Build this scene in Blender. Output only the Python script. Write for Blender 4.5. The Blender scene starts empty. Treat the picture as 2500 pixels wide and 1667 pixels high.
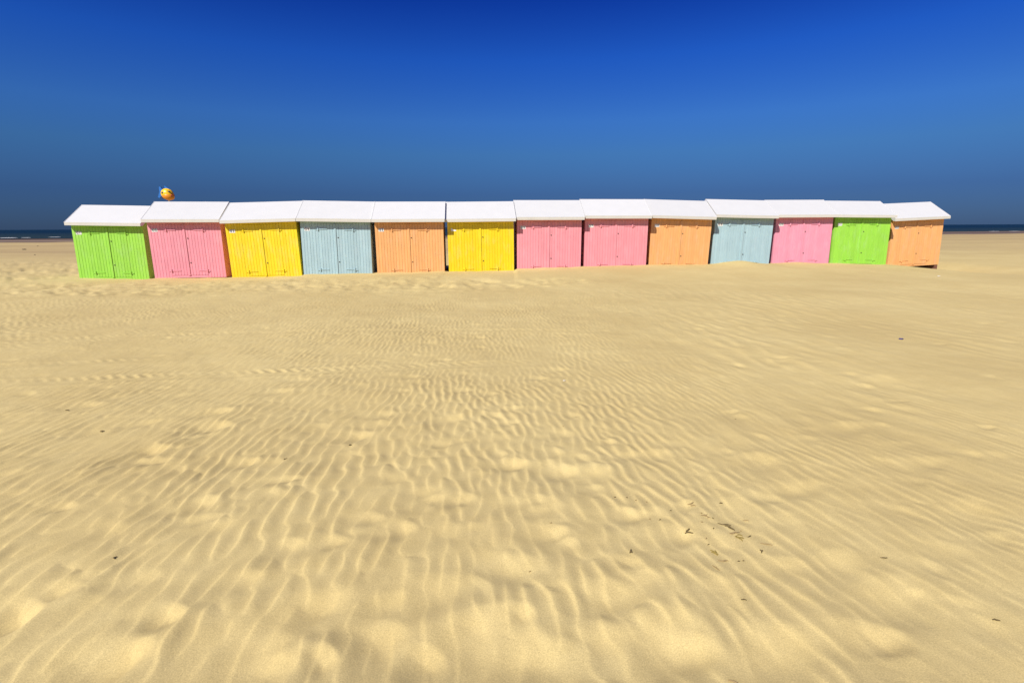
import bpy, math, random
import numpy as np
from mathutils import Matrix, Vector

# ------------------------------------------------------------------ scene, camera, sky, sun
scene = bpy.context.scene
col = scene.collection
rnd = random.Random(7)

CAM_H = 1.5
F_PX, PITCH, ROLL = 1264.25, math.radians(12.44), math.radians(-0.3205)   # focal length for a 2500 px wide frame
cp, sp = math.cos(PITCH), math.sin(PITCH)
FW = Vector((0, cp, -sp)); UP0 = Vector((0, sp, cp)); RT0 = Vector((1, 0, 0))
RT = RT0*math.cos(ROLL) + UP0*math.sin(ROLL)
UP = UP0*math.cos(ROLL) - RT0*math.sin(ROLL)
cam_d = bpy.data.cameras.new('camera')
cam = bpy.data.objects.new('camera', cam_d); col.objects.link(cam)
m = Matrix.Identity(4)
for i in range(3):
    m[i][0], m[i][1], m[i][2] = RT[i], UP[i], -FW[i]
m[0][3], m[1][3], m[2][3] = 0, 0, CAM_H
cam.matrix_world = m
cam_d.sensor_width = 36; cam_d.lens = F_PX/2500*36
cam_d.clip_start = 0.05; cam_d.clip_end = 60000
scene.camera = cam

SUN_AZ, SUN_EL = math.radians(34), math.radians(43)     # azimuth: left of straight behind the camera
SUNV = Vector((-math.sin(SUN_AZ)*math.cos(SUN_EL), -math.cos(SUN_AZ)*math.cos(SUN_EL), math.sin(SUN_EL)))
sun_d = bpy.data.lights.new('sun', 'SUN')
sun_d.energy = 5.0; sun_d.angle = math.radians(0.53); sun_d.color = (1.0, 0.95, 0.86)
sun = bpy.data.objects.new('sun', sun_d); col.objects.link(sun)
sun.rotation_euler = SUNV.to_track_quat('Z', 'Y').to_euler()
sun.location = (-20, -30, 40)

world = bpy.data.worlds.new('World'); scene.world = world
world.use_nodes = True
wn, wl = world.node_tree.nodes, world.node_tree.links
wn.clear()
wo = wn.new('ShaderNodeOutputWorld'); bg = wn.new('ShaderNodeBackground')
sky = wn.new('ShaderNodeTexSky'); sky.sky_type = 'NISHITA'; sky.sun_disc = False
sky.sun_elevation = SUN_EL; sky.sun_rotation = math.pi + SUN_AZ
sky.air_density = 1.0; sky.dust_density = 0.2; sky.ozone_density = 3.0; sky.altitude = 0
tc = wn.new('ShaderNodeTexCoord'); sx = wn.new('ShaderNodeSeparateXYZ')
ramp = wn.new('ShaderNodeValToRGB'); mul = wn.new('ShaderNodeMix'); mul.data_type = 'RGBA'; mul.blend_type = 'MULTIPLY'
mul.inputs[0].default_value = 1.0
SKY_RAMP = [(0.0, (0.0509, 0.1028, 0.2796)), (0.059, (0.0691, 0.1382, 0.3356)), (0.0845, (0.0888, 0.1809, 0.3874)), (0.127, (0.1167, 0.2575, 0.4852)),
            (0.181, (0.1234, 0.3060, 0.6498)), (0.275, (0.0601, 0.2509, 0.7813)), (0.355, (0.0246, 0.1399, 0.6415)), (1.0, (0.0230, 0.1275, 0.5922))]   # clear deep blue sky, greyer towards the sea
ramp.color_ramp.interpolation = 'EASE' if len(SKY_RAMP) < 3 else 'LINEAR'
els = ramp.color_ramp.elements
while len(els) < len(SKY_RAMP): els.new(0.5)
while len(els) > len(SKY_RAMP): els.remove(els[-1])
for e, (p, c) in zip(els, SKY_RAMP):
    e.position = p; e.color = (*c, 1)
wl.new(tc.outputs['Generated'], sx.inputs[0]); wl.new(sx.outputs['Z'], ramp.inputs[0])
wl.new(sky.outputs[0], mul.inputs[6]); wl.new(ramp.outputs[0], mul.inputs[7])
wl.new(mul.outputs[2], bg.inputs[0]); bg.inputs[1].default_value = 0.1
wl.new(bg.outputs[0], wo.inputs[0])

vs = scene.view_settings
vs.view_transform = 'Standard'; vs.look = 'None'; vs.exposure = 0.30; vs.gamma = 1.0; vs.use_curve_mapping = False
scene.cycles.use_denoising = True
scene.cycles.max_bounces = 6; scene.cycles.diffuse_bounces = 4

# ------------------------------------------------------------------ helpers
def tag(o, label=None, cat=None, group=None, kind=None):
    if label: o['label'] = label
    if cat: o['category'] = cat
    if group: o['group'] = group
    if kind: o['kind'] = kind
    return o

class MB:
    """collects boxes, prisms and tubes into one mesh"""
    def __init__(s): s.v, s.f = [], []
    def add(s, vs_, fs):
        b = len(s.v); s.v += [tuple(p) for p in vs_]; s.f += [tuple(i+b for i in f) for f in fs]; return s
    def box(s, x0, x1, y0, y1, z0, z1):
        return s.add([(x0,y0,z0),(x1,y0,z0),(x1,y1,z0),(x0,y1,z0),(x0,y0,z1),(x1,y0,z1),(x1,y1,z1),(x0,y1,z1)],
                     [(3,2,1,0),(4,5,6,7),(0,1,5,4),(1,2,6,5),(2,3,7,6),(3,0,4,7)])
    def prism_z(s, poly, z0, z1):           # poly of (x, y), counter-clockwise seen from above
        n = len(poly)
        return s.add([(x,y,z0) for x,y in poly]+[(x,y,z1) for x,y in poly],
                     [tuple(range(n))[::-1], tuple(range(n,2*n))]+[(i,(i+1)%n,n+(i+1)%n,n+i) for i in range(n)])
    def prism_x(s, poly, x0, x1):           # poly of (y, z), counter-clockwise seen from +x
        n = len(poly)
        return s.add([(x0,y,z) for y,z in poly]+[(x1,y,z) for y,z in poly],
                     [tuple(range(n))[::-1], tuple(range(n,2*n))]+[(i,(i+1)%n,n+(i+1)%n,n+i) for i in range(n)])
    def prism_y(s, poly, y0, y1):           # poly of (x, z), counter-clockwise seen from -y
        n = len(poly)
        return s.add([(x,y0,z) for x,z in poly]+[(x,y1,z) for x,z in poly],
                     [tuple(range(n)), tuple(range(n,2*n))[::-1]]+[((i+1)%n,i,n+i,n+(i+1)%n) for i in range(n)])
    def tube(s, pts, rads, n=6):
        rings = []
        for i, p in enumerate(pts):
            a = Vector(pts[max(i-1,0)]); b = Vector(pts[min(i+1,len(pts)-1)])
            d = (b-a).normalized(); u = d.orthogonal().normalized(); w = d.cross(u)
            rings.append([Vector(p)+(u*math.cos(2*math.pi*k/n)+w*math.sin(2*math.pi*k/n))*rads[i] for k in range(n)])
        fs = []
        for i in range(len(rings)-1):
            fs += [(i*n+k, i*n+(k+1)%n, (i+1)*n+(k+1)%n, (i+1)*n+k) for k in range(n)]
        fs += [tuple(range(n))[::-1], tuple((len(rings)-1)*n+k for k in range(n))]
        return s.add([p for r in rings for p in r], fs)
    def mesh(s, name, mat=None, smooth=False):
        me = bpy.data.meshes.new(name); me.from_pydata(s.v, [], s.f); me.update()
        if mat: me.materials.append(mat)
        if smooth: me.shade_smooth()
        return me
    def build(s, name, mat, parent=None, smooth=False):
        return link(name, s.mesh(name, mat, smooth), parent)

def link(name, data, parent=None):
    o = bpy.data.objects.new(name, data); col.objects.link(o)
    if parent: o.parent = parent
    return o

def empty(name, mat4):
    o = bpy.data.objects.new(name, None); col.objects.link(o); o.empty_display_size = 0.3
    o.matrix_world = mat4
    return o

def mat_new(name):
    mt = bpy.data.materials.new(name); mt.use_nodes = True
    n, l = mt.node_tree.nodes, mt.node_tree.links
    return mt, n, l, n['Principled BSDF']

def node(n, t, **kw):
    x = n.new(t)
    for k, v in kw.items(): setattr(x, k, v)
    return x

def mixc(n, l, fac, a, b, mode='MIX'):
    x = n.new('ShaderNodeMix'); x.data_type = 'RGBA'; x.blend_type = mode
    for sock, val in ((0, fac), (6, a), (7, b)):
        if hasattr(val, 'is_linked'): l.new(val, x.inputs[sock])
        elif sock == 0: x.inputs[0].default_value = val
        else: x.inputs[sock].default_value = (*val, 1)
    return x.outputs[2]

def maprange(n, l, val, a, b, c, d):
    x = n.new('ShaderNodeMapRange'); l.new(val, x.inputs[0])
    for i, q in enumerate((a, b, c, d)): x.inputs[i+1].default_value = q
    return x.outputs[0]

def noise(n, l, vec, scale, detail=2, rough=0.5):
    x = n.new('ShaderNodeTexNoise'); x.inputs['Scale'].default_value = scale
    x.inputs['Detail'].default_value = detail; x.inputs['Roughness'].default_value = rough
    l.new(vec, x.inputs['Vector']); return x.outputs['Fac']

# ------------------------------------------------------------------ materials
def paint(name, c, rough=0.55, var=0.07):
    mt, n, l, p = mat_new(name)
    t = node(n, 'ShaderNodeTexCoord'); mp = node(n, 'ShaderNodeMapping')
    mp.inputs['Scale'].default_value = (14, 14, 0.9)
    g = node(n, 'ShaderNodeNewGeometry'); oi = node(n, 'ShaderNodeObjectInfo')
    l.new(g.outputs['Position'], mp.inputs[0])
    streak = noise(n, l, mp.outputs[0], 2.2, 4, 0.6)
    blot = noise(n, l, g.outputs['Position'], 3.0, 3, 0.55)
    f1 = maprange(n, l, streak, 0.3, 0.75, 1-var, 1+var*0.6)
    f2 = maprange(n, l, oi.outputs['Random'], 0, 1, 1-var*0.8, 1+var*0.5)
    mm = node(n, 'ShaderNodeMath', operation='MULTIPLY'); l.new(f1, mm.inputs[0]); l.new(f2, mm.inputs[1])
    f3 = maprange(n, l, blot, 0.35, 0.7, 1-var*0.5, 1+var*0.5)
    m3 = node(n, 'ShaderNodeMath', operation='MULTIPLY'); l.new(mm.outputs[0], m3.inputs[0]); l.new(f3, m3.inputs[1])
    vm = node(n, 'ShaderNodeVectorMath', operation='SCALE'); vm.inputs[0].default_value = c
    l.new(m3.outputs[0], vm.inputs['Scale'])
    # sun-bleached, salt-dusted patches
    mpb = node(n, 'ShaderNodeMapping'); mpb.inputs['Scale'].default_value = (5, 5, 1.6); l.new(g.outputs['Position'], mpb.inputs[0])
    salt = maprange(n, l, noise(n, l, mpb.outputs[0], 1.3, 6, 0.65), 0.50, 0.78, 0, 0.30)
    pale = tuple(0.55*q+0.45*0.62 for q in c)
    l.new(mixc(n, l, salt, vm.outputs[0], pale), p.inputs['Base Color'])
    p.inputs['Roughness'].default_value = rough
    bp = node(n, 'ShaderNodeBump'); bp.inputs['Strength'].default_value = 0.25 if var > .04 else 0.06; bp.inputs['Distance'].default_value = 0.004
    l.new(streak, bp.inputs['Height']); l.new(bp.outputs[0], p.inputs['Normal'])
    return mt

def plain(name, c, rough=0.5, metal=0.0):
    mt, n, l, p = mat_new(name)
    g = node(n, 'ShaderNodeNewGeometry')
    nz = noise(n, l, g.outputs['Position'], 18, 3)
    k = maprange(n, l, nz, 0.3, 0.7, 0.85, 1.1)
    vm = node(n, 'ShaderNodeVectorMath', operation='SCALE'); vm.inputs[0].default_value = c
    l.new(k, vm.inputs['Scale']); l.new(vm.outputs[0], p.inputs['Base Color'])
    p.inputs['Roughness'].default_value = rough; p.inputs['Metallic'].default_value = metal
    return mt

GREEN = (0.28, 0.60, 0.055); PINK = (0.73, 0.272, 0.330); YELLOW = (0.78, 0.585, 0.004)
BLUE = (0.35, 0.505, 0.55); ORANGE = (0.74, 0.378, 0.138); SALMON = (0.74, 0.280, 0.320); ROSE = (0.75, 0.29, 0.385)
M_PAINT = {k: paint('paint_'+k, c) for k, c in dict(green=GREEN, pink=PINK, yellow=YELLOW, blue=BLUE, orange=ORANGE, salmon=SALMON, rose=ROSE).items()}
M_ROOF = paint('white_roof_paint', (0.575, 0.575, 0.565), 0.5, 0.03)
M_FASCIA = paint('shaded_fascia_white', (0.57, 0.555, 0.49), 0.55, 0.05)  # roof white made creamier: shading of the upright face put into its colour
M_WOOD = plain('dark_skid_timber', (0.16, 0.07, 0.045), 0.8)
M_INNER = plain('dark_interior_board', (0.10, 0.08, 0.06), 0.9)
M_PLATE = plain('white_plate_enamel', (0.78, 0.78, 0.75), 0.4)
M_INK = plain('black_plate_ink', (0.03, 0.03, 0.035), 0.5)
M_HOLE = plain('dark_lock_iron', (0.05, 0.04, 0.03), 0.6)

def sand_material():
    mt, n, l, p = mat_new('beach_sand')
    g = node(n, 'ShaderNodeNewGeometry'); P = g.outputs['Position']
    sxyz = node(n, 'ShaderNodeSeparateXYZ'); l.new(P, sxyz.inputs[0])
    big = noise(n, l, P, 0.45, 5, 0.6); mid = noise(n, l, P, 6.0, 4, 0.6); grain = noise(n, l, P, 210.0, 3, 0.8)
    c = mixc(n, l, maprange(n, l, big, 0.35, 0.65, 0, 1), (0.508, 0.392, 0.172), (0.582, 0.464, 0.212))
    c = mixc(n, l, maprange(n, l, mid, 0.35, 0.7, 0, 0.35), c, (0.49, 0.372, 0.150))
    gr = node(n, 'ShaderNodeVectorMath', operation='SCALE'); l.new(c, gr.inputs[0])
    l.new(maprange(n, l, grain, 0.3, 0.7, 0.76, 1.22), gr.inputs['Scale'])
    # sea-ward distance across the slanting shoreline: dry sand, then the wet foreshore
    sk = node(n, 'ShaderNodeMath', operation='MULTIPLY_ADD'); l.new(sxyz.outputs['X'], sk.inputs[0]); sk.inputs[1].default_value = -0.15
    l.new(sxyz.outputs['Y'], sk.inputs[2]); D = sk.outputs[0]
    mp = node(n, 'ShaderNodeMapping'); mp.inputs['Rotation'].default_value = (0, 0, math.radians(-8.5)); mp.inputs['Scale'].default_value = (0.012, 0.16, 1); l.new(P, mp.inputs[0])
    band = noise(n, l, mp.outputs[0], 1.0, 4, 0.6)
    mp2 = node(n, 'ShaderNodeMapping'); mp2.inputs['Rotation'].default_value = (0, 0, math.radians(-8.5)); mp2.inputs['Scale'].default_value = (0.002, 0.03, 1); l.new(P, mp2.inputs[0])
    band2 = noise(n, l, mp2.outputs[0], 1.0, 3, 0.6)
    damp = node(n, 'ShaderNodeMath', operation='MULTIPLY'); l.new(maprange(n, l, D, 21, 38, 0, 1), damp.inputs[0]); l.new(maprange(n, l, band, 0.40, 0.64, 0.45, 1.0), damp.inputs[1])
    c2 = mixc(n, l, damp.outputs[0], gr.outputs[0], (0.365, 0.262, 0.130))
    wetc = mixc(n, l, maprange(n, l, band2, 0.46, 0.54, 0, 1), (0.13, 0.085, 0.05), (0.26, 0.185, 0.11))
    c3 = mixc(n, l, maprange(n, l, D, 70, 86, 0, 1), c2, wetc)
    l.new(c3, p.inputs['Base Color'])
    l.new(maprange(n, l, D, 70, 90, 0.95, 0.55), p.inputs['Roughness'])
    p.inputs['Specular IOR Level'].default_value = 0.15
    ad = node(n, 'ShaderNodeMath', operation='MULTIPLY_ADD'); l.new(noise(n, l, P, 60.0, 3, 0.7), ad.inputs[0]); ad.inputs[1].default_value = 1.5; l.new(grain, ad.inputs[2])
    bp = node(n, 'ShaderNodeBump'); bp.inputs['Strength'].default_value = 0.35; bp.inputs['Distance'].default_value = 0.0025
    l.new(ad.outputs[0], bp.inputs['Height']); l.new(bp.outputs[0], p.inputs['Normal'])
    return mt
M_SAND = sand_material()

def sea_material():
    mt, n, l, p = mat_new('sea_water')
    g = node(n, 'ShaderNodeNewGeometry'); P = g.outputs['Position']
    mp = node(n, 'ShaderNodeMapping'); mp.inputs['Rotation'].default_value = (0, 0, math.radians(-8.5)); mp.inputs['Scale'].default_value = (0.03, 0.12, 1); l.new(P, mp.inputs[0])
    w = noise(n, l, mp.outputs[0], 1.0, 5, 0.65)
    sxyz = node(n, 'ShaderNodeSeparateXYZ'); l.new(P, sxyz.inputs[0])
    c = mixc(n, l, maprange(n, l, sxyz.outputs['Y'], 320, 900, 0, 1), (0.020, 0.034, 0.030), (0.005, 0.018, 0.030))
    l.new(c, p.inputs['Base Color'])
    p.inputs['Roughness'].default_value = 0.45; p.inputs['IOR'].default_value = 1.33
    p.inputs['Specular IOR Level'].default_value = 0.05
    bp = node(n, 'ShaderNodeBump'); bp.inputs['Strength'].default_value = 0.9; bp.inputs['Distance'].default_value = 1.5
    l.new(w, bp.inputs['Height']); l.new(bp.outputs[0], p.inputs['Normal'])
    return mt
M_SEA = sea_material()
M_FOAM = plain('white_sea_foam', (0.75, 0.76, 0.75), 0.8)

# ------------------------------------------------------------------ huts: where each one stands (m, eave height measured from the eye)
HB, WID = 1.76, 2.2                   # wall height from base to eave, facade width
OV, SV, RD, RH = 0.185, 0.053, 0.757, 0.672   # eave overhang, side overhang, ridge depth, ridge height over the eave
HUTS = [  # x, y, z(eave), yaw, roll, lean, paint
 (-13.248,17.392,0.118,0.090,-0.018,0.001,'green'), (-10.483,17.001,0.205,0.119,-0.002,0.002,'pink'),
 (-7.992,16.922,0.187,0.080,0.024,-0.001,'yellow'), (-5.668,17.107,0.199,0.098,-0.017,0.009,'blue'),
 (-3.319,17.222,0.177,0.086,0.000,0.005,'orange'), (-1.018,17.568,0.180,0.086,0.007,0.007,'yellow'),
 (1.286,17.885,0.228,0.069,-0.002,0.009,'salmon'), (3.612,18.172,0.264,0.068,-0.004,0.006,'salmon'),
 (5.973,18.584,0.245,0.097,-0.028,0.003,'orange'), (8.353,19.017,0.271,0.091,-0.022,-0.005,'blue'),
 (10.745,19.452,0.282,0.086,0.002,-0.014,'rose'), (13.084,19.752,0.266,0.072,-0.011,-0.038,'green'),
 (15.691,20.466,0.183,0.124,0.039,-0.004,'orange')]
# sand level along the foot of the row: x, z relative to the eye
FOOT = [(-40,-1.55),(-18,-1.55),(-14.38,-1.56),(-12.19,-1.63),(-11.57,-1.535),(-9.4,-1.565),(-9.04,-1.52),(-6.85,-1.50),(-6.74,-1.45),(-4.61,-1.45),
        (-4.39,-1.44),(-2.21,-1.41),(-2.09,-1.43),(0.07,-1.42),(0.19,-1.37),(2.36,-1.33),(4.69,-1.31),(7.03,-1.33),(8.3,-1.30),(9.43,-1.35),
        (11.89,-1.37),(14.26,-1.45),(14.9,-1.50),(15.2,-1.535),(15.7,-1.66),(16.2,-1.77),(16.8,-1.85),(17.3,-1.76),(18.4,-1.55),(24,-1.45),(60,-1.45)]
ROW = [(-40,15.8)]+[(h[0], h[1]) for h in HUTS]+[(60,26.0)]

# ------------------------------------------------------------------ sand: one height field to the horizon
def _hash(ix, iy, seed):
    h = (ix.astype(np.int64)*374761393 + iy.astype(np.int64)*668265263 + seed*974634777) & 0x7fffffff
    h = (h ^ (h >> 13))*1274126177 & 0x7fffffff
    return ((h ^ (h >> 16)) & 0xffff)/65535.0
def pnoise(x, y, seed=0):
    """smooth gradient noise, about -0.7 .. 0.7"""
    ix, iy = np.floor(x), np.floor(y); fx, fy = x-ix, y-iy
    ux, uy = fx*fx*fx*(fx*(fx*6-15)+10), fy*fy*fy*(fy*(fy*6-15)+10)
    def g(dx, dy):
        a = _hash(ix+dx, iy+dy, seed)*2*np.pi
        return np.cos(a)*(fx-dx)+np.sin(a)*(fy-dy)
    a = g(0,0)*(1-ux)+g(1,0)*ux; b = g(0,1)*(1-ux)+g(1,1)*ux
    return a*(1-uy)+b*uy
def fbm(x, y, seed, oct_=3, gain=0.5):
    s = 0; a = 1.0
    for k in range(oct_): s = s+a*pnoise(x*2**k, y*2**k, seed+k*17); a *= gain
    return s
def sstep(a, b, x):
    t = np.clip((x-a)/(b-a), 0, 1); return t*t*(3-2*t)

def on_ground(px, py, z=0.0):
    d = FW + RT*((px-1250)/F_PX) - UP*((py-833.5)/F_PX)
    t = (z-CAM_H)/d.z
    return np.array([d.x*t, d.y*t])

nrng = np.random.RandomState(11)
# wind ripples: a narrow band of waves whose crests run away from the eye; the wave packet gives the forks and breaks
NW = 46
LAM = 0.118
_k = 2*np.pi/LAM*(1+0.21*nrng.randn(NW)); _a = np.radians(17*nrng.randn(NW)); _p = nrng.rand(NW)*2*np.pi
_w = np.exp(-0.5*(nrng.randn(NW)*0.3)**2)
NW2 = 30
_k2 = 2*np.pi/0.42*(1+0.22*nrng.randn(NW2)); _a2 = np.radians(18*nrng.randn(NW2)); _p2 = nrng.rand(NW2)*2*np.pi

def packet(u, v, k, a, ph):
    re = np.zeros(u.shape, np.float32); im = np.zeros(u.shape, np.float32)
    for kk, aa, pp in zip(k, a, ph):
        t = (kk*np.cos(aa))*u + (kk*np.sin(aa))*v + pp
        re += np.cos(t); im += np.sin(t)
    A = np.sqrt(re*re+im*im)/math.sqrt(len(k)); phs = (np.arctan2(im, re)/(2*np.pi)) % 1.0
    return A, phs
def crest(p, rise):
    """steep short face towards the left, long easy slope to the right"""
    w = np.where(p < rise, 0.5*p/rise, 0.5+0.5*(p-rise)/(1-rise))
    return (0.5-0.5*np.cos(2*np.pi*w))**np.where(p < rise, 1.7, 1.05)

# wind-softened old footprints and hollows: px, py in the picture they were read from -> ground; size (m), depth (m)
HOLL = [(560,1600,.34,.18,.030),(1215,1590,.34,.16,.030),(1600,1570,.36,.17,.030),(1900,1600,.34,.15,.024),(2200,1470,.36,.14,.020),(180,1640,.3,.16,.026),(1050,1450,.28,.14,.024),(760,1480,.24,.12,.022),(1480,1470,.28,.14,.024),(1260,1390,.22,.12,.022),(905,1560,.22,.13,.026),(1030,1600,.13,.10,.016),(1150,1530,.24,.10,.018),(1265,1500,.11,.08,.014),(1440,1565,.24,.13,.026),(1345,1620,.26,.11,.016),
 (400,1500,.11,.07,.020),(300,1590,.15,.10,.012),(770,1600,.11,.08,.020),(640,1640,.18,.12,.020),(1345,1300,.13,.09,.032),(1370,1145,.17,.10,.032),
 (1250,1130,.16,.09,.030),(870,1060,.18,.10,.030),(520,1040,.20,.12,.034),(525,1005,.2,.1,.028),(360,1100,.2,.11,.030),(600,1125,.13,.08,.024),
 (490,1225,.14,.09,.026),(210,985,.2,.1,.026),(680,955,.2,.1,.026),(1100,1020,.2,.1,.025),(1440,1150,.22,.13,.026),(1600,1105,.2,.1,.022),
 (1850,1120,.22,.1,.022),(2080,1040,.3,.11,.022),(1750,1330,.2,.1,.02),(2150,1560,.2,.1,.024),(1690,1585,.16,.1,.02),(1560,1420,.17,.1,.022),
 (120,1450,.16,.1,.03),(20,1500,.15,.12,.04),(980,1290,.12,.08,.02),(700,1330,.12,.08,.02),(1130,1215,.12,.08,.02),(1800,1240,.25,.1,.02),
 (1960,1190,.3,.1,.02),(2260,1130,.3,.1,.02),(2380,1250,.3,.11,.02),(2050,1380,.25,.1,.02),(1900,880,.4,.14,.02),(2150,930,.4,.14,.02),(930,1010,.2,.1,.02)]
hol = []
for (a, b, sa, sb, dp) in HOLL:
    g = on_ground(a, b); hol.append((g[0], g[1], sa*.66, sb*.82, dp*(1.25 if b > 1450 else .85), nrng.uniform(0.1, 0.9)))
for i in range(230):
    r = 1.9*math.exp(nrng.rand()*math.log(6.5)); t = math.radians(nrng.uniform(-50, 50))
    hol.append((r*math.sin(t), r*math.cos(t), nrng.uniform(.05, .13), nrng.uniform(.04, .085), nrng.uniform(.004, .013), nrng.uniform(-.1, 1.0)))
# lumpy, trampled sand left of and in front of the first huts
for i in range(260):
    hol.append((nrng.uniform(-24, -7) if i % 3 else nrng.uniform(-7, 2), nrng.uniform(12.2, 15.8) if i % 3 else nrng.uniform(13.0, 14.8), nrng.uniform(.12, .30), nrng.uniform(.09, .16), nrng.uniform(.015, .06), nrng.uniform(-1.2, 1.2)))
for i in range(150):
    hol.append((nrng.uniform(-30, -14.8), nrng.uniform(16, 24), nrng.uniform(.15, .35), nrng.uniform(.1, .2), nrng.uniform(.03, .10), nrng.uniform(-1.2, 1.2)))
# blown-over tyre tracks crossing the left half: picture points of each band's middle
TRACKS = [([(-250,842),(0,832),(420,817),(840,806),(1300,806),(1560,812)],.10,.013),([(-250,908),(0,893),(220,880),(450,868)],.10,.012),
          ([(-250,944),(0,931),(420,914),(840,900),(1250,884),(1420,880)],.125,.016),([(-200,1026),(0,1017),(200,1010)],.12,.012)]

def row_y(x): return np.interp(x, [p[0] for p in ROW], [p[1] for p in ROW])

def height(x, y):
    x = x.astype(np.float64); y = y.astype(np.float64)
    r = np.hypot(x, y)
    D = y-0.15*x
    # broad shape: level beach, the rise of sand at the foot of the row, the fall to the foreshore
    foot = np.interp(x, [p[0] for p in FOOT], [p[1]+CAM_H for p in FOOT])
    dy = y-row_y(x)
    wfront = np.exp(-(np.minimum(dy, 0)/np.where(np.abs(x) < 40, 3.2, 3.2))**2)
    wback = 1-sstep(1.0, 9.0, np.maximum(dy, 0))
    z = foot*np.where(dy < 0, wfront, wback)
    z = z + 0.05*fbm(x/6.0, y/6.0, 3, 2)*sstep(4, 9, r)*(1-0.8*np.exp(-(dy/1.5)**2)) - 0.015
    z = z - 3.4*sstep(74, 120, D)
    z = z + 0.10*fbm(x/9.0, y/5.0, 21, 2)*sstep(26, 45, y)*(1-sstep(70, 90, D))
    # drift in front of the second blue hut, scour round the end of the row
    z = z + 0.085*np.exp(-((x-8.25)/0.62)**2-(np.minimum(dy+0.1, 0)/0.9)**2)*(dy < 1.5)
    z = z + 0.05*np.exp(-((x-10.6)/0.6)**2-(np.minimum(dy+0.1, 0)/0.9)**2)*(dy < 1.5)
    z = z + 0.022*pnoise(x/0.45, y/0.6, 19)*np.exp(-((dy+0.15)/0.7)**2)*(np.abs(x) < 30)
    near = r < 60
    xs, ys, rs = x[near].astype(np.float32), y[near].astype(np.float32), r[near].astype(np.float32)
    g = 6*np.tanh(ys/6)
    u = (xs+1.0)*np.exp(0.1*g) + 0.13*pnoise(xs/0.9, ys/1.4, 31) + 0.05*pnoise(xs/0.33, ys/0.5, 32)
    A, ph = packet(u.astype(np.float32), ys, _k, _a, _p)
    patch = np.clip(0.72+1.05*fbm(xs/1.1, ys/1.7, 41, 3), 0.12, 1.30)
    patch = np.maximum(patch, (0.62+0.5*pnoise(xs/0.8, ys/1.3, 47))*(1-sstep(-0.2, 1.6, xs))*(1-sstep(4.0, 7.0, ys)))
    right = sstep(0.4, 2.6, xs+0.12*(3-ys))
    side = 1-0.55*right
    calm = (1-0.75*sstep(9.5, 13.5, ys))*(1-0.30*sstep(2.8, 5.0, ys))*(1-0.25*right)
    rip = 0.0100*patch*side*(1+0.22*(1-sstep(-1.5, 0.5, xs)))*calm*np.minimum(A, 1.25)**0.7*crest(ph, 0.31)
    u2 = (xs+1.0)*np.exp(0.1*g)*1.0 + 0.3*pnoise(xs/1.3, ys/2.2, 51)
    A2, ph2 = packet(u2.astype(np.float32), ys, _k2, _a2, _p2)
    rip2 = 0.013*np.minimum(A2, 1.3)*crest(ph2, 0.38)*(0.22+0.78*right)*np.clip(0.55+1.2*fbm(xs/2.0, ys/3.2, 61, 2), 0.05, 1.2)*(1-0.7*sstep(11, 15, ys))
    lump = 0.010*fbm(xs/0.42, ys/0.5, 71, 3)+0.02*fbm(xs/1.7, ys/1.9, 77, 2)*np.exp(-((ys-row_y(xs))/2.0)**2*0.0)
    rough = sstep(11.5, 13.0, ys)*(1-sstep(15.2, 16.2, ys))*(1-sstep(-4, 3, xs))+sstep(15.5, 17, ys)*(1-sstep(24, 30, ys))*(1-sstep(-15.5, -14.6, xs))
    lump = lump + 0.05*rough*fbm(xs/0.45, ys/0.35, 81, 3)
    zz = rip+rip2+lump
    kill = np.ones_like(zz)
    add = np.zeros_like(zz)
    order = np.argsort(ys); ysort = ys[order]
    for (hx, hy, sa, sb, dp, an) in hol:
        lo, hi = np.searchsorted(ysort, (hy-0.9, hy+0.9)); ii = order[lo:hi]
        ii = ii[np.abs(xs[ii]-hx) < 0.9]
        if not len(ii): continue
        dx, dyy = xs[ii]-hx, ys[ii]-hy; c, s = math.cos(an), math.sin(an)
        a = (dx*c+dyy*s)/sa; b = (-dx*s+dyy*c)/sb
        # blown-out hollow: long easy ramp from the left, steep round wall with a lip at the far right
        aa = a+0.38*b*b; wb = np.exp(-0.95*b*b)
        bowl = sstep(-2.4, 0.2, aa)*(1-sstep(0.12, 1.05, aa))*wb
        lip = sstep(0.7, 1.18, aa)*(1-sstep(1.15, 2.9, aa))*np.exp(-1.0*b*b)
        add[ii] += dp*(-bowl+0.30*lip)
        kill[ii] *= 1-0.55*bowl
    zz = (rip+rip2)*kill+lump+add
    for pts, hw, amp in TRACKS:
        P = np.array([on_ground(a, b) for a, b in pts])
        best = np.full(xs.shape, 9.0); ss = np.zeros_like(best); acc = 0.0
        for p0, p1 in zip(P[:-1], P[1:]):
            dv = p1-p0; L = np.hypot(*dv); dv = dv/L
            t = (xs-p0[0])*dv[0]+(ys-p0[1])*dv[1]; d = -(xs-p0[0])*dv[1]+(ys-p0[1])*dv[0]
            ok = (t > -0.02) & (t < L+0.02) & (np.abs(d) < np.abs(best))
            best = np.where(ok, d, best); ss = np.where(ok, acc+t, ss); acc += L
        w = 1-sstep(hw*0.8, hw*1.25, np.abs(best))
        fade = np.clip(0.8+0.8*pnoise(ss/0.9, ss*0+5.5, 91), 0.15, 1.2)*(1-sstep(acc-0.8, acc, ss))
        w = w*np.clip(fade*1.15, 0, 1)*np.clip(0.75+0.9*pnoise(xs/0.35, ys/0.35, 95), 0.2, 1)
        chev = crest((ss/0.125+0.75*np.abs(best)/hw+0.12*pnoise(ss/0.3, best/0.2, 93)) % 1.0, 0.35)
        zz = zz*(1-0.85*w) + w*(amp*fade*chev-0.006) + 0.005*fade*np.exp(-((np.abs(best)-hw*1.25)/0.04)**2)
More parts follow.
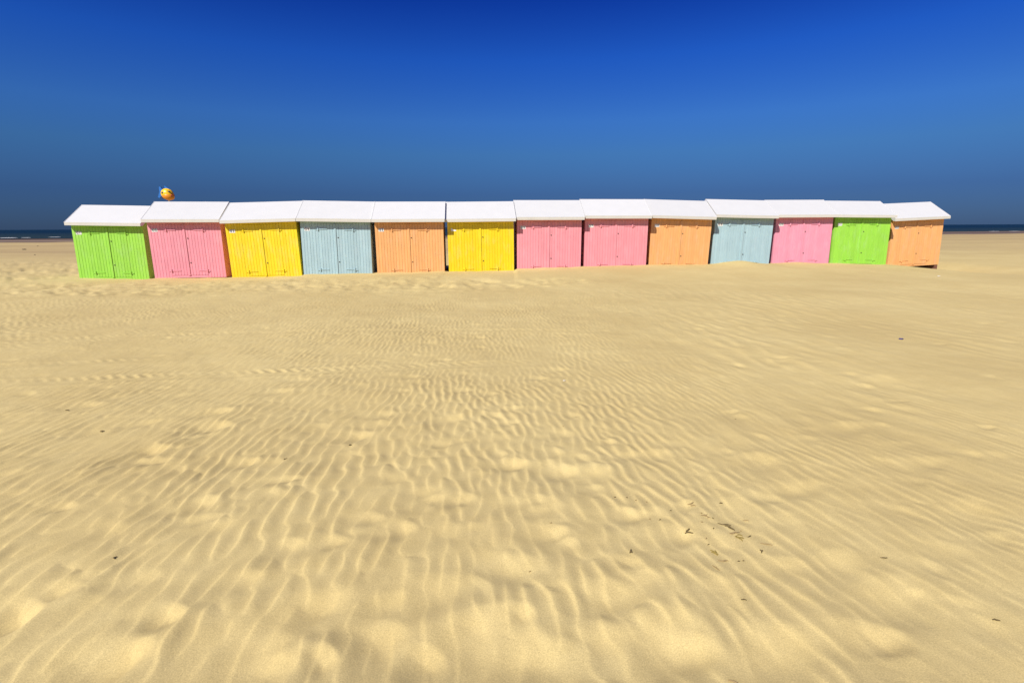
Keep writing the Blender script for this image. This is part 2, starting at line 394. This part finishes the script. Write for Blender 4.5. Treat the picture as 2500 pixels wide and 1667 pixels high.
    zz = zz*(1-0.75*sstep(13.0, 17.0, ys)*(1-rough)) 
    # no drift through the hut floors
    z[near] += zz
    return z

def polar_axis():
    rr = [0.02, 0.3, 0.6, 0.85]
    r = 1.05
    while r < 26: rr.append(r); r += max(0.0068, r*r*0.00064)
    while r < 90: rr.append(r); r += max(0.3, r*r*0.00064)
    while r < 45000: rr.append(r); r *= 1.09
    th = list(np.radians(np.linspace(-57, 57, 1150)))
    th = [math.radians(a) for a in np.arange(-180, -57, 3.0)]+th+[math.radians(a) for a in np.arange(60, 180, 3.0)]
    return np.array(rr), np.array(th)

def build_sand():
    rr, th = polar_axis()
    R, T = np.meshgrid(rr, th, indexing='ij')
    X, Y = R*np.sin(T), R*np.cos(T)
    Z = height(X.ravel(), Y.ravel())
    nr, nt = R.shape
    co = np.stack([X.ravel(), Y.ravel(), Z], 1).astype(np.float32)
    i, j = np.meshgrid(np.arange(nr-1), np.arange(nt), indexing='ij')
    a = i*nt+j; b = i*nt+(j+1) % nt; c = (i+1)*nt+(j+1) % nt; d = (i+1)*nt+j
    quads = np.stack([a, d, c, b], -1).reshape(-1, 4).astype(np.int32)
    me = bpy.data.meshes.new('sand')
    nq = len(quads)
    me.vertices.add(len(co)); me.vertices.foreach_set('co', co.ravel())
    me.loops.add(nq*4); me.loops.foreach_set('vertex_index', quads.ravel())
    me.polygons.add(nq); me.polygons.foreach_set('loop_start', np.arange(0, nq*4, 4, dtype=np.int32))
    me.update(calc_edges=True); me.validate()
    me.shade_smooth(); me.materials.append(M_SAND)
    o = link('beach_sand', me)
    tag(o, 'rippled pale yellow sand spreading to the shore', kind='structure')
    print('sand', nr, nt, nq*2)
    return o
build_sand()

def gz(x, y): return float(height(np.array([x]), np.array([y]))[0])

# sea: a gently swelling sheet beyond the foreshore
def build_sea():
    z0 = -3.25
    b = MB()
    d = [330, 380, 450, 560, 750, 1100, 1800, 3500, 8000, 20000, 44000]
    xs = np.linspace(-1, 1, 13)
    for di in d:
        for q in xs:
            x = q*max(di*3.0, 1500); b.v.append((x, di+0.15*np.clip(x, -3000, 3000), z0))
    n = len(xs)
    for i in range(len(d)-1):
        for j in range(n-1): b.f.append((i*n+j, i*n+j+1, (i+1)*n+j+1, (i+1)*n+j))
    tag(b.build('sea', M_SEA), 'dark blue green sea along the horizon', kind='structure')
build_sea()

def foam(px0, px1, dist, hgt, label):
    y = dist; x0, x1 = (px0-1250)/F_PX*y, (px1-1250)/F_PX*y
    b = MB(); n = 14; prof = 5; r = random.Random(int(px0))
    for i in range(n+1):
        t = i/n; x = x0+(x1-x0)*t; e = math.sin(math.pi*t)**0.6*(0.6+0.6*r.random())
        yy = y+0.15*(x-x0)
        for k in range(prof):
            a = math.pi*k/(prof-1)
            b.v.append((x, yy-math.cos(a)*1.2*(0.3+e), -3.27+hgt*e*math.sin(a)+0.0))
    for i in range(n):
        for k in range(prof-1): b.f.append((i*prof+k, (i+1)*prof+k, (i+1)*prof+k+1, i*prof+k+1))
    o = b.build('breaking_wave', M_FOAM, smooth=True)
    tag(o, label, 'wave', 'small waves breaking along the far shore')
foam(-60, 20, 318, 0.07, 'thin white wave breaking at the far left edge of the sea')
foam(24, 64, 322, 0.20, 'longest bright white wave breaking left of the green hut')
foam(78, 98, 326, 0.15, 'white breaking wave second from the green end hut')
foam(140, 170, 345, 0.14, 'white breaking wave touching the wall of the green end hut')
foam(2392, 2420, 372, 0.08, 'faint white wave breaking right of the last orange hut')
foam(2440, 2470, 375, 0.06, 'faint white wave breaking at the far right edge of the sea')

# ------------------------------------------------------------------ huts
NB = 6; QW = WID/4; PW = QW/NB
def board_mesh(name, z0, z1, w):
    g, c, t = 0.0012, 0.0055, 0.024       # joint half gap, chamfer, thickness
    x0, x1 = -w/2+g, w/2-g
    return MB().prism_z([(x0, t), (x0, c), (x0+c*0.7, 0), (x1-c*0.7, 0), (x1, c), (x1, t)], z0, z1).mesh(name)
DOOR_T, DOOR_B = HB-0.060, 0.080
ME_FULL = board_mesh('board', 0.0, HB+0.06, PW)
ME_DOOR = board_mesh('door_board', DOOR_B, DOOR_T, PW)
def obj_mat(o, mat):
    if not o.data.materials: o.data.materials.append(None)
    o.material_slots[0].link = 'OBJECT'; o.material_slots[0].material = mat

def hinge_mesh(side):
    b = MB(); s = side                   # strap runs from the jamb towards the middle of the facade
    b.prism_y([(0, -.014), (0.27*s, -.010), (0.285*s, 0), (0.27*s, .010), (0, .014)][::s], -0.014, -0.001)
    b.tube([(0, -0.020, -.045), (0, -0.020, .045)], [.016, .016], 8)
    b.prism_y([(-0.085*s, -.026), (0, -.030), (0, .010), (-0.085*s, -.006)][::s], -0.013, -0.001)
    return b.mesh('hinge')
ME_HINGE = {1: hinge_mesh(1), -1: hinge_mesh(-1)}

def text_mesh(body, size):
    cu = bpy.data.curves.new('plate_text', 'FONT'); cu.body = body; cu.size = size; cu.align_x = 'CENTER'; cu.align_y = 'CENTER'
    cu.extrude = 0.0012; cu.offset = size*0.02
    o = bpy.data.objects.new('plate_text', cu); col.objects.link(o)
    bpy.context.view_layer.update()
    dg = bpy.context.evaluated_depsgraph_get()
    me = bpy.data.meshes.new_from_object(o.evaluated_get(dg))
    col.objects.unlink(o); bpy.data.objects.remove(o); bpy.data.curves.remove(cu)
    me.materials.clear(); me.materials.append(M_INK)
    return me

CHARS = {}
def char_mesh(ch, size):
    if (ch, size) not in CHARS: CHARS[ch, size] = text_mesh(ch, size)
    return CHARS[ch, size]

DEP = RD*2
def side_wall(s):
    """one gable wall: boards with V joints, cut to the roof slope"""
    b = MB(); nb = 16; x = s*WID/2; m_ = RH/(RD+OV)
    w = DEP/nb
    for k in range(nb):
        ya, yb = 0.03+k*(DEP-0.06)/nb, 0.03+(k+1)*(DEP-0.06)/nb
        za = HB+0.02+m_*(OV+min(ya, DEP-ya))-0.12; zb = HB+0.02+m_*(OV+min(yb, DEP-yb))-0.12
        xi, xo, xc = x-s*0.03, x, x-s*0.007
        P = [(xi, ya), (xc, ya+.002), (xo, ya+.009), (xo, yb-.009), (xc, yb-.002), (xi, yb)]
        n = len(P); zs = [za+(zb-za)*(p[1]-ya)/(yb-ya) for p in P]
        fs = [tuple(range(n)), tuple(range(n, 2*n))[::-1]]+[((i+1) % n, i, n+i, n+(i+1) % n) for i in range(n)]
        if s > 0: fs = [f[::-1] for f in fs]
        b.add([(p[0], p[1], 0) for p in P]+[(p[0], p[1], z) for p, z in zip(P, zs)], fs)
    return b.mesh('side_wall')
ME_SIDE = {1: side_wall(1), -1: side_wall(-1)}

def roof_mesh():
    y0, y1 = -OV, DEP+OV; h = 0.098; t = 0.085
    poly = [(y0+.004, HB+.012), (y0+.004, HB+h), (RD, HB+RH), (y1-.004, HB+h), (y1-.004, HB+.012), (y1-0.05, HB+.012), (RD, HB+RH-t-.03), (y0+0.05, HB+.012)]
    return MB().prism_x(poly[::-1], -WID/2-SV, WID/2+SV).mesh('roof_shell', M_ROOF)
ME_ROOF = roof_mesh()
def barge_mesh(s):
    """thin painted board capping the gable edge of the roof"""
    x = s*(WID/2+SV); y0, y1 = -OV, DEP+OV; h = 0.098
    poly = [(y0, HB+.002), (y0, HB+h+.006), (RD, HB+RH+.007), (y1, HB+h+.006), (y1, HB+.002), (y1-.075, HB+.002), (RD, HB+RH-.105), (y0+.075, HB+.002)]
    x0, x1 = (x, x+.012) if s > 0 else (x-.012, x)
    return MB().prism_x(poly[::-1], x0, x1).mesh('barge_board', M_ROOF)
ME_BARGE = {1: barge_mesh(1), -1: barge_mesh(-1)}
ME_FASCIA = MB().box(-WID/2-SV, WID/2+SV, -OV-0.016, -OV+0.002, HB-0.002, HB+0.092).mesh('fascia', M_FASCIA)

HUT_LABEL = [
 'lime green beach hut, leftmost of the row, number plate G1',
 'pink beach hut between the leftmost green hut and a yellow hut, plate G2',
 'yellow beach hut leaning beside a pink hut, leftmost of the two yellow huts',
 'pale blue beach hut standing between a yellow hut and an orange hut',
 'orange beach hut beside the pale blue hut, leftmost of three orange huts, plate G5',
 'yellow beach hut at the middle of the row with a broken number plate',
 'pink beach hut right of the middle yellow hut, plate G6',
 'pink beach hut between a pink hut and an orange hut, plate G7',
 'orange beach hut between a pink hut and a pale blue hut, plate G8',
 'pale blue beach hut with a sand drift covering its doors, rightmost blue hut',
 'rose pink beach hut, rightmost of the pink huts, plate G10',
 'lime green beach hut second from the right end of the row, plate G11',
 'orange beach hut at the right end with a scoured hollow under its corner']
PLATES = ['G 1', 'G 2', 'G 3', 'G 4', 'G 5', None, 'G 6', 'G 7', 'G 8', 'G 9', 'G 10', 'G 11', 'G 12']

for hi, (X, Y, Z, yaw, roll, lean, colour) in enumerate(HUTS):
    r = random.Random(100+hi)
    ax = Vector((math.cos(yaw), math.sin(yaw), 0)); ay = Vector((-math.sin(yaw), math.cos(yaw), 0)); az = Vector((0, 0, 1))
    ax, az = ax*math.cos(roll)+az*math.sin(roll), az*math.cos(roll)-ax*math.sin(roll)
    ay, az = ay*math.cos(lean)+az*math.sin(lean), az*math.cos(lean)-ay*math.sin(lean)
    org = Vector((X, Y, Z+CAM_H))-az*HB
    M4 = Matrix(((ax.x, ay.x, az.x, org.x), (ax.y, ay.y, az.y, org.y), (ax.z, ay.z, az.z, org.z), (0, 0, 0, 1)))
    hut = empty('beach_hut', M4)
    tag(hut, HUT_LABEL[hi], 'beach hut', 'painted beach huts in a row on the sand')
    pm = M_PAINT[colour]
    def put(name, me, parent, loc=(0, 0, 0), mat=None, rot=None):
        o = link(name, me, parent); o.location = loc
        if rot: o.rotation_euler = rot
        if mat: obj_mat(o, mat)
        return o
    # boards of the facade and the doors
    doors = {}
    for q in range(4):
        for k in range(NB):
            x = -WID/2+QW*q+PW*(k+0.5)
            off = r.uniform(-0.0015, 0.0015); tw = r.uniform(-0.006, 0.006)
            if q in (0, 3):
                put('board', ME_FULL, hut, (x, off, 0), pm, (0, 0, tw))
            else:
                if q not in doors:
                    # the ledged frame at the back of the leaf is the door's own mesh
                    xa, xb = (-QW+.006, -.004) if q == 1 else (.004, QW-.006)
                    d = MB().box(xa, xb, 0.0255, 0.045, DOOR_B+.004, DOOR_T-.004).build('door', pm, hut)
                    doors[q] = d
                s_ = 1 if q == 1 else -1
                put('board', ME_DOOR, doors[q], (x+s_*0.0, off-0.003, 0), pm, (0, 0, tw))
    # meeting strip, hinges, locks
    put('meeting_strip', MB().box(-.052, .006, -.024, -.0045, DOOR_B-.012, DOOR_T-.004).mesh('meeting_strip'), doors[1], mat=pm)
    for q, s_ in ((1, 1), (2, -1)):
        for zz in (HB-0.245, HB-1.535):
            put('hinge', ME_HINGE[s_], doors[q], (-s_*QW, -.004, zz+r.uniform(-.008, .008)), pm, (0, r.uniform(-.02, .02), 0))
    for zz in (HB-0.50, HB-1.28):
        put('lock', MB().tube([(0, .004, 0), (0, -.010, 0)], [.021, .017], 10).mesh('lock'), doors[2], (.055+r.uniform(0, .01), -.004, zz), M_HOLE)
    # header, threshold and the boarding behind
    put('header', MB().box(-QW, QW, .001, .026, DOOR_T+.007, HB+.06).mesh('header'), hut, mat=pm)
    put('threshold', MB().box(-QW+.002, QW-.002, -.001, .026, 0, DOOR_B-.009).mesh('threshold'), hut, mat=pm)
    put('front_frame', MB().box(-WID/2+.004, -QW-.008, .027, .06, .01, HB+.05).box(QW+.008, WID/2-.004, .027, .06, .01, HB+.05).box(-QW-.008, QW+.008, .05, .07, .01, HB+.05).mesh('front_frame'), hut, mat=pm)
    for s_ in (-1, 1):
        put('side_wall', ME_SIDE[s_], hut, mat=pm)
    put('back_wall', MB().box(-WID/2+.01, WID/2-.01, DEP-.03, DEP, 0, HB+.06).mesh('back_wall'), hut, mat=pm)
    put('floor', MB().box(-WID/2+.01, WID/2-.01, .03, DEP-.03, -.012, .03).mesh('floor'), hut, mat=M_INNER)
    for s_ in (-1, 1):
        put('skid', MB().box(s_*(WID/2-.075)-.06, s_*(WID/2-.075)+.06, .02, DEP-.02, -.24, -.013).mesh('skid'), hut, mat=M_WOOD)
    rf = put('roof', ME_ROOF, hut)
    put('fascia', ME_FASCIA, rf)
    for s_ in (-1, 1): put('barge_board', ME_BARGE[s_], rf)
    # number plate
    px_, pz_ = -WID/2+0.205, HB-0.245
    pl = MB().box(-.085, .085, -.0035, -.0005, -.050, .050)
    if PLATES[hi] is None:
        pl = MB().prism_y([(-.085, -.05), (.085, -.05), (.085, -.012), (.03, .004), (.0, -.014), (-.03, .03), (-.085, .05)], -.0035, -.0005)
    po = put('number_plate', pl.mesh('number_plate', M_PLATE), hut, (px_, -.002, pz_), rot=(0, r.uniform(-.04, .04), 0))
    if PLATES[hi]:
        chars = PLATES[hi].replace(' ', ''); big = len(chars) < 3
        for ch, cx_ in zip(chars, (-.040, .038) if big else (-.050, .010, .050)):
            put('letter' if ch == 'G' else 'digit', char_mesh(ch, .100 if big else .086), po, (cx_, -.0045, 0), rot=(math.pi/2, 0, 0))

# ------------------------------------------------------------------ fish-shaped marker on its pole behind the second hut
def uv_ball(rx, ry, rz, n=24, m_=14, cx=0, cy=0, cz=0, fn=None):
    b = MB()
    for i in range(m_+1):
        t = math.pi*i/m_
        for k in range(n):
            a = 2*math.pi*k/n
            p = Vector((math.sin(t)*math.cos(a), math.sin(t)*math.sin(a), math.cos(t)))
            if fn: p = fn(p)
            b.v.append((cx+p.x*rx, cy+p.y*ry, cz+p.z*rz))
    for i in range(m_):
        for k in range(n): b.f.append((i*n+k, (i+1)*n+k, (i+1)*n+(k+1) % n, i*n+(k+1) % n))
    return b
FY = 27.0
dv = FW + RT*((409-1250)/F_PX) - UP*((474-833.5)/F_PX)
FX = dv.x/dv.y*FY; FZ = CAM_H+dv.z/dv.y*FY
fish = empty('fish_marker', Matrix.Translation((FX, FY, gz(FX, FY))))
fh = FZ-gz(FX, FY)
tag(fish, 'round yellow fish figure with blue tail on a white pole behind the second hut', 'beach marker')
M_FY = plain('yellow_fish_paint', (0.90, 0.52, 0.01), 0.35); M_FB = plain('blue_fin_paint', (0.02, 0.13, 0.42), 0.4)
M_FR = plain('red_lip_paint', (0.42, 0.02, 0.012), 0.4); M_FK = plain('black_eye_paint', (0.03, 0.025, 0.02), 0.3); M_POLE = plain('white_pole_paint', (0.75, 0.75, 0.72), 0.5)
M_FO = plain('shaded_belly_orange', (0.72, 0.26, 0.015), 0.4)  # orange carries the body's own shade and sand bounce, put into the colour
MB().tube([(0, 0, -.3), (0.02, 0, fh-.27)], [.045, .04], 10).build('pole', M_POLE, fish)
T = Matrix.Translation((0, 0, fh))@Matrix.Rotation(math.radians(16), 4, 'Y')@Matrix.Rotation(math.radians(-9), 4, 'Z')
body = uv_ball(.315, .25, .275, fn=lambda p: Vector((p.x, p.y*(1-.12*max(p.x, 0)), p.z*(1-.10*max(p.x, 0))))).build('body', M_FY, fish, True)
body.matrix_local = T
shaded_belly = uv_ball(.30, .25, .20, cx=.05, cz=-.088).build('shaded_belly', M_FO, body, True)
tail = MB().prism_y([(-.24, -.08), (-.37, -.30), (-.47, -.29), (-.43, 0.0), (-.50, .22), (-.42, .26), (-.24, .10)], -.035, .035).build('tail', M_FB, body)
MB().prism_y([(-.16, .22), (-.22, .36), (-.10, .33), (.06, .27), (.02, .25)], -.03, .03).build('dorsal_fin', M_FB, body)
MB().prism_y([(-.20, -.18), (-.26, -.30), (-.17, -.29), (-.08, -.25)], -.03, .03).build('ventral_fin', M_FK, body)
e = uv_ball(.055, .03, .055, 12, 8, -.08, -.236, .02).build('eye', M_FK, body, True)
e2 = uv_ball(.085, .04, .045, 12, 8, .19, -.15, .16).build('brow', M_FK, body, True)
lip = MB(); ring = []
for k in range(17):
    a = 2*math.pi*k/16; ring.append((.285, .085*math.cos(a), -.01+.075*math.sin(a)))
lip.tube(ring, [.034]*17, 8).build('mouth', M_FR, body, True)

# ------------------------------------------------------------------ scraps of dried seaweed and other litter on the sand
M_WEED = [plain('dark_dry_seaweed', (0.12, 0.085, 0.03), 0.9), plain('olive_dry_seaweed', (0.26, 0.19, 0.045), 0.9), plain('brown_dry_seaweed', (0.29, 0.205, 0.09), 0.9)]
def weed(px, py, length, ang, kind, label, strands=1, thick=0.004):
    r = random.Random(int(px*7+py)); x, y = on_ground(px, py)
    b = MB(); length *= 0.82; thick *= 0.62
    for s in range(strands):
        a = math.radians(ang)+(r.uniform(-.7, .7) if s else 0); L = length*(1 if s == 0 else r.uniform(.4, .8))
        ox, oy = (0, 0) if s == 0 else (r.uniform(-.3, .3)*length, r.uniform(-.3, .3)*length)
        n = 6; pts = []; cx, cy = -L/2*math.cos(a)+ox, -L/2*math.sin(a)+oy
        for i in range(n+1):
            pts.append([cx, cy, thick*0.6+0.004*math.sin(3.1*i/n)*r.random()])
            a += r.uniform(-.5, .5); cx += L/n*math.cos(a); cy += L/n*math.sin(a)
        zs = height(np.array([x+p[0] for p in pts]), np.array([y+p[1] for p in pts]))
        for p, zg in zip(pts, zs): p[2] += float(zg)
        b.tube(pts, [thick*(0.5+0.6*math.sin(math.pi*(i+.4)/(n+.8))) for i in range(n+1)], 5)
    o = b.build('seaweed_scrap', M_WEED[kind]); o.location = (x, y, 0)
    tag(o, label, 'seaweed', 'dried seaweed scraps on the sand')
    return o
SMALL = 'tiny dark crumb of dried seaweed lying loose on the open sand'
W = [(1681,1290,.050,20,0,'dark seaweed scrap with a round bud at the left of the scattered seaweed',2,.006),
 (1540,1340,.040,60,0,'lone black forked seaweed scrap left of the scattered seaweed',2,.006),
 (1770,1274,.085,-25,0,'longest dark seaweed stalk at the top of the scattered seaweed',2,.005),
 (1788,1283,.045,-20,0,'dark seaweed scrap just below the longest stalk',1,.006),
 (1795,1296,.075,10,2,'brown seaweed strip above the olive seaweed tuft',2,.005),
 (1806,1306,.050,0,1,'olive tangled seaweed tuft right of the pale sand hump',4,.005),
 (1747,1337,.060,-40,1,'olive seaweed tuft below the pale sand hump',5,.005),
 (1833,1307,.035,-20,0,'small dark seaweed dash right of the olive tuft',1,.004),
 (1860,1342,.030,60,0,'small curled dark seaweed scrap at the right of the scattered seaweed',2,.005),
 (1767,1365,.060,-35,2,'thin brown seaweed stalk below the two olive tufts',1,.005),
 (1753,1378,.060,-40,2,'lowest thin brown seaweed stalk of the scattered seaweed',1,.004),
 (1688,1228,.050,-25,2,'pale brown seaweed strip at the upper left of the scattered seaweed',2,.005),
 (1724,1256,.065,-10,2,'pale brown seaweed strip above the longest dark stalk',2,.004),
 (1761,1222,.025,10,0,'small dark seaweed dash at the top of the scattered seaweed',1,.005),
 (1822,1261,.035,-20,2,'bent brown seaweed twig at the upper right of the scattered seaweed',1,.004),
 (1872,1324,.070,-25,2,'faint brown seaweed strip at the far right of the scattered seaweed',1,.004),
 (1803,1653,.075,-15,2,'broad brown seaweed strip near the bottom of the picture',2,.006),
 (1817,1464,.030,-20,0,'dark seaweed scrap alone between the tufts and the bottom strip',1,.004),
 (855,1080,.030,10,0,'dark seaweed scrap beside a sand hollow left of the middle',2,.006),
 (250,1046,.050,10,0,'dark seaweed scrap on the left ripples',2,.007),
 (167,994,.060,10,0,'dark seaweed scrap beside the left sand hump',2,.007),
 (2160,1354,.04,-15,0,'small seaweed scrap on the ripples at the right',1,.004),
 (2434,1510,.03,-30,0,'dark seaweed crumb near the lower right corner',1,.005),
 (280,1357,.02,30,0,'dark seaweed crumb on the lower left ripples',2,.004),
 (697,1118,.03,10,0,'dark seaweed crumb right of the lower left hollows',2,.005)]
for w in W: weed(*w)
for (a, b_) in [(1502,1210),(1531,1212),(1553,1217),(1579,1221),(1587,1260),(1638,1243),(1612,1264),(1713,1250),(1730,1260),(1741,1260),(1714,1271),(1725,1308),(1731,1320),(1743,1286),(1804,1366),(1816,1364),
                (1811,1290),(1294,1385),(1375,1037),(1796,1016),(1345,1273),(310,780)]:
    weed(a, b_, .014, rnd.uniform(-40, 40), rnd.choice((0, 0, 2)), SMALL, 1, .0035)

def scrap(px, py, size, colr, name, label, cat, flat=0.35):
    x, y = on_ground(px, py); r = random.Random(int(px))
    fn = lambda p: p*(1+0.25*math.sin(5*p.x+3*p.y+r.random()))
    o = uv_ball(size, size*.7, size*flat, 12, 7, fn=fn).build(name, plain(name+'_surface', colr, .6), smooth=True)
    o.location = (x, y, gz(x, y)+size*flat*.5); o.rotation_euler = (0, .15, r.uniform(0, 3))
    tag(o, label, cat)
    return o
scrap(2199, 827, .028, (.05, .04, .16), 'plastic_scrap', 'small purple plastic scrap lying on the sand at the right', 'litter')
scrap(2291, 675, .045, (.60, .56, .48), 'shell', 'whitish shell on the sand before the last orange hut', 'shell')
scrap(1377, 925, .016, (.6, .56, .48), 'shell', 'tiny pale shell on the sand below the salmon huts', 'shell')
scrap(60, 609, .13, (.07, .05, .03), 'driftwood', 'dark driftwood lump on the flat sand left of the green hut', 'driftwood', .3)
scrap(92, 600, .11, (.10, .07, .04), 'driftwood', 'fainter driftwood lump farther out left of the green hut', 'driftwood', .3)
scrap(85, 622, .06, (.10, .08, .05), 'driftwood', 'smallest driftwood lump left of the green hut', 'driftwood', .3)
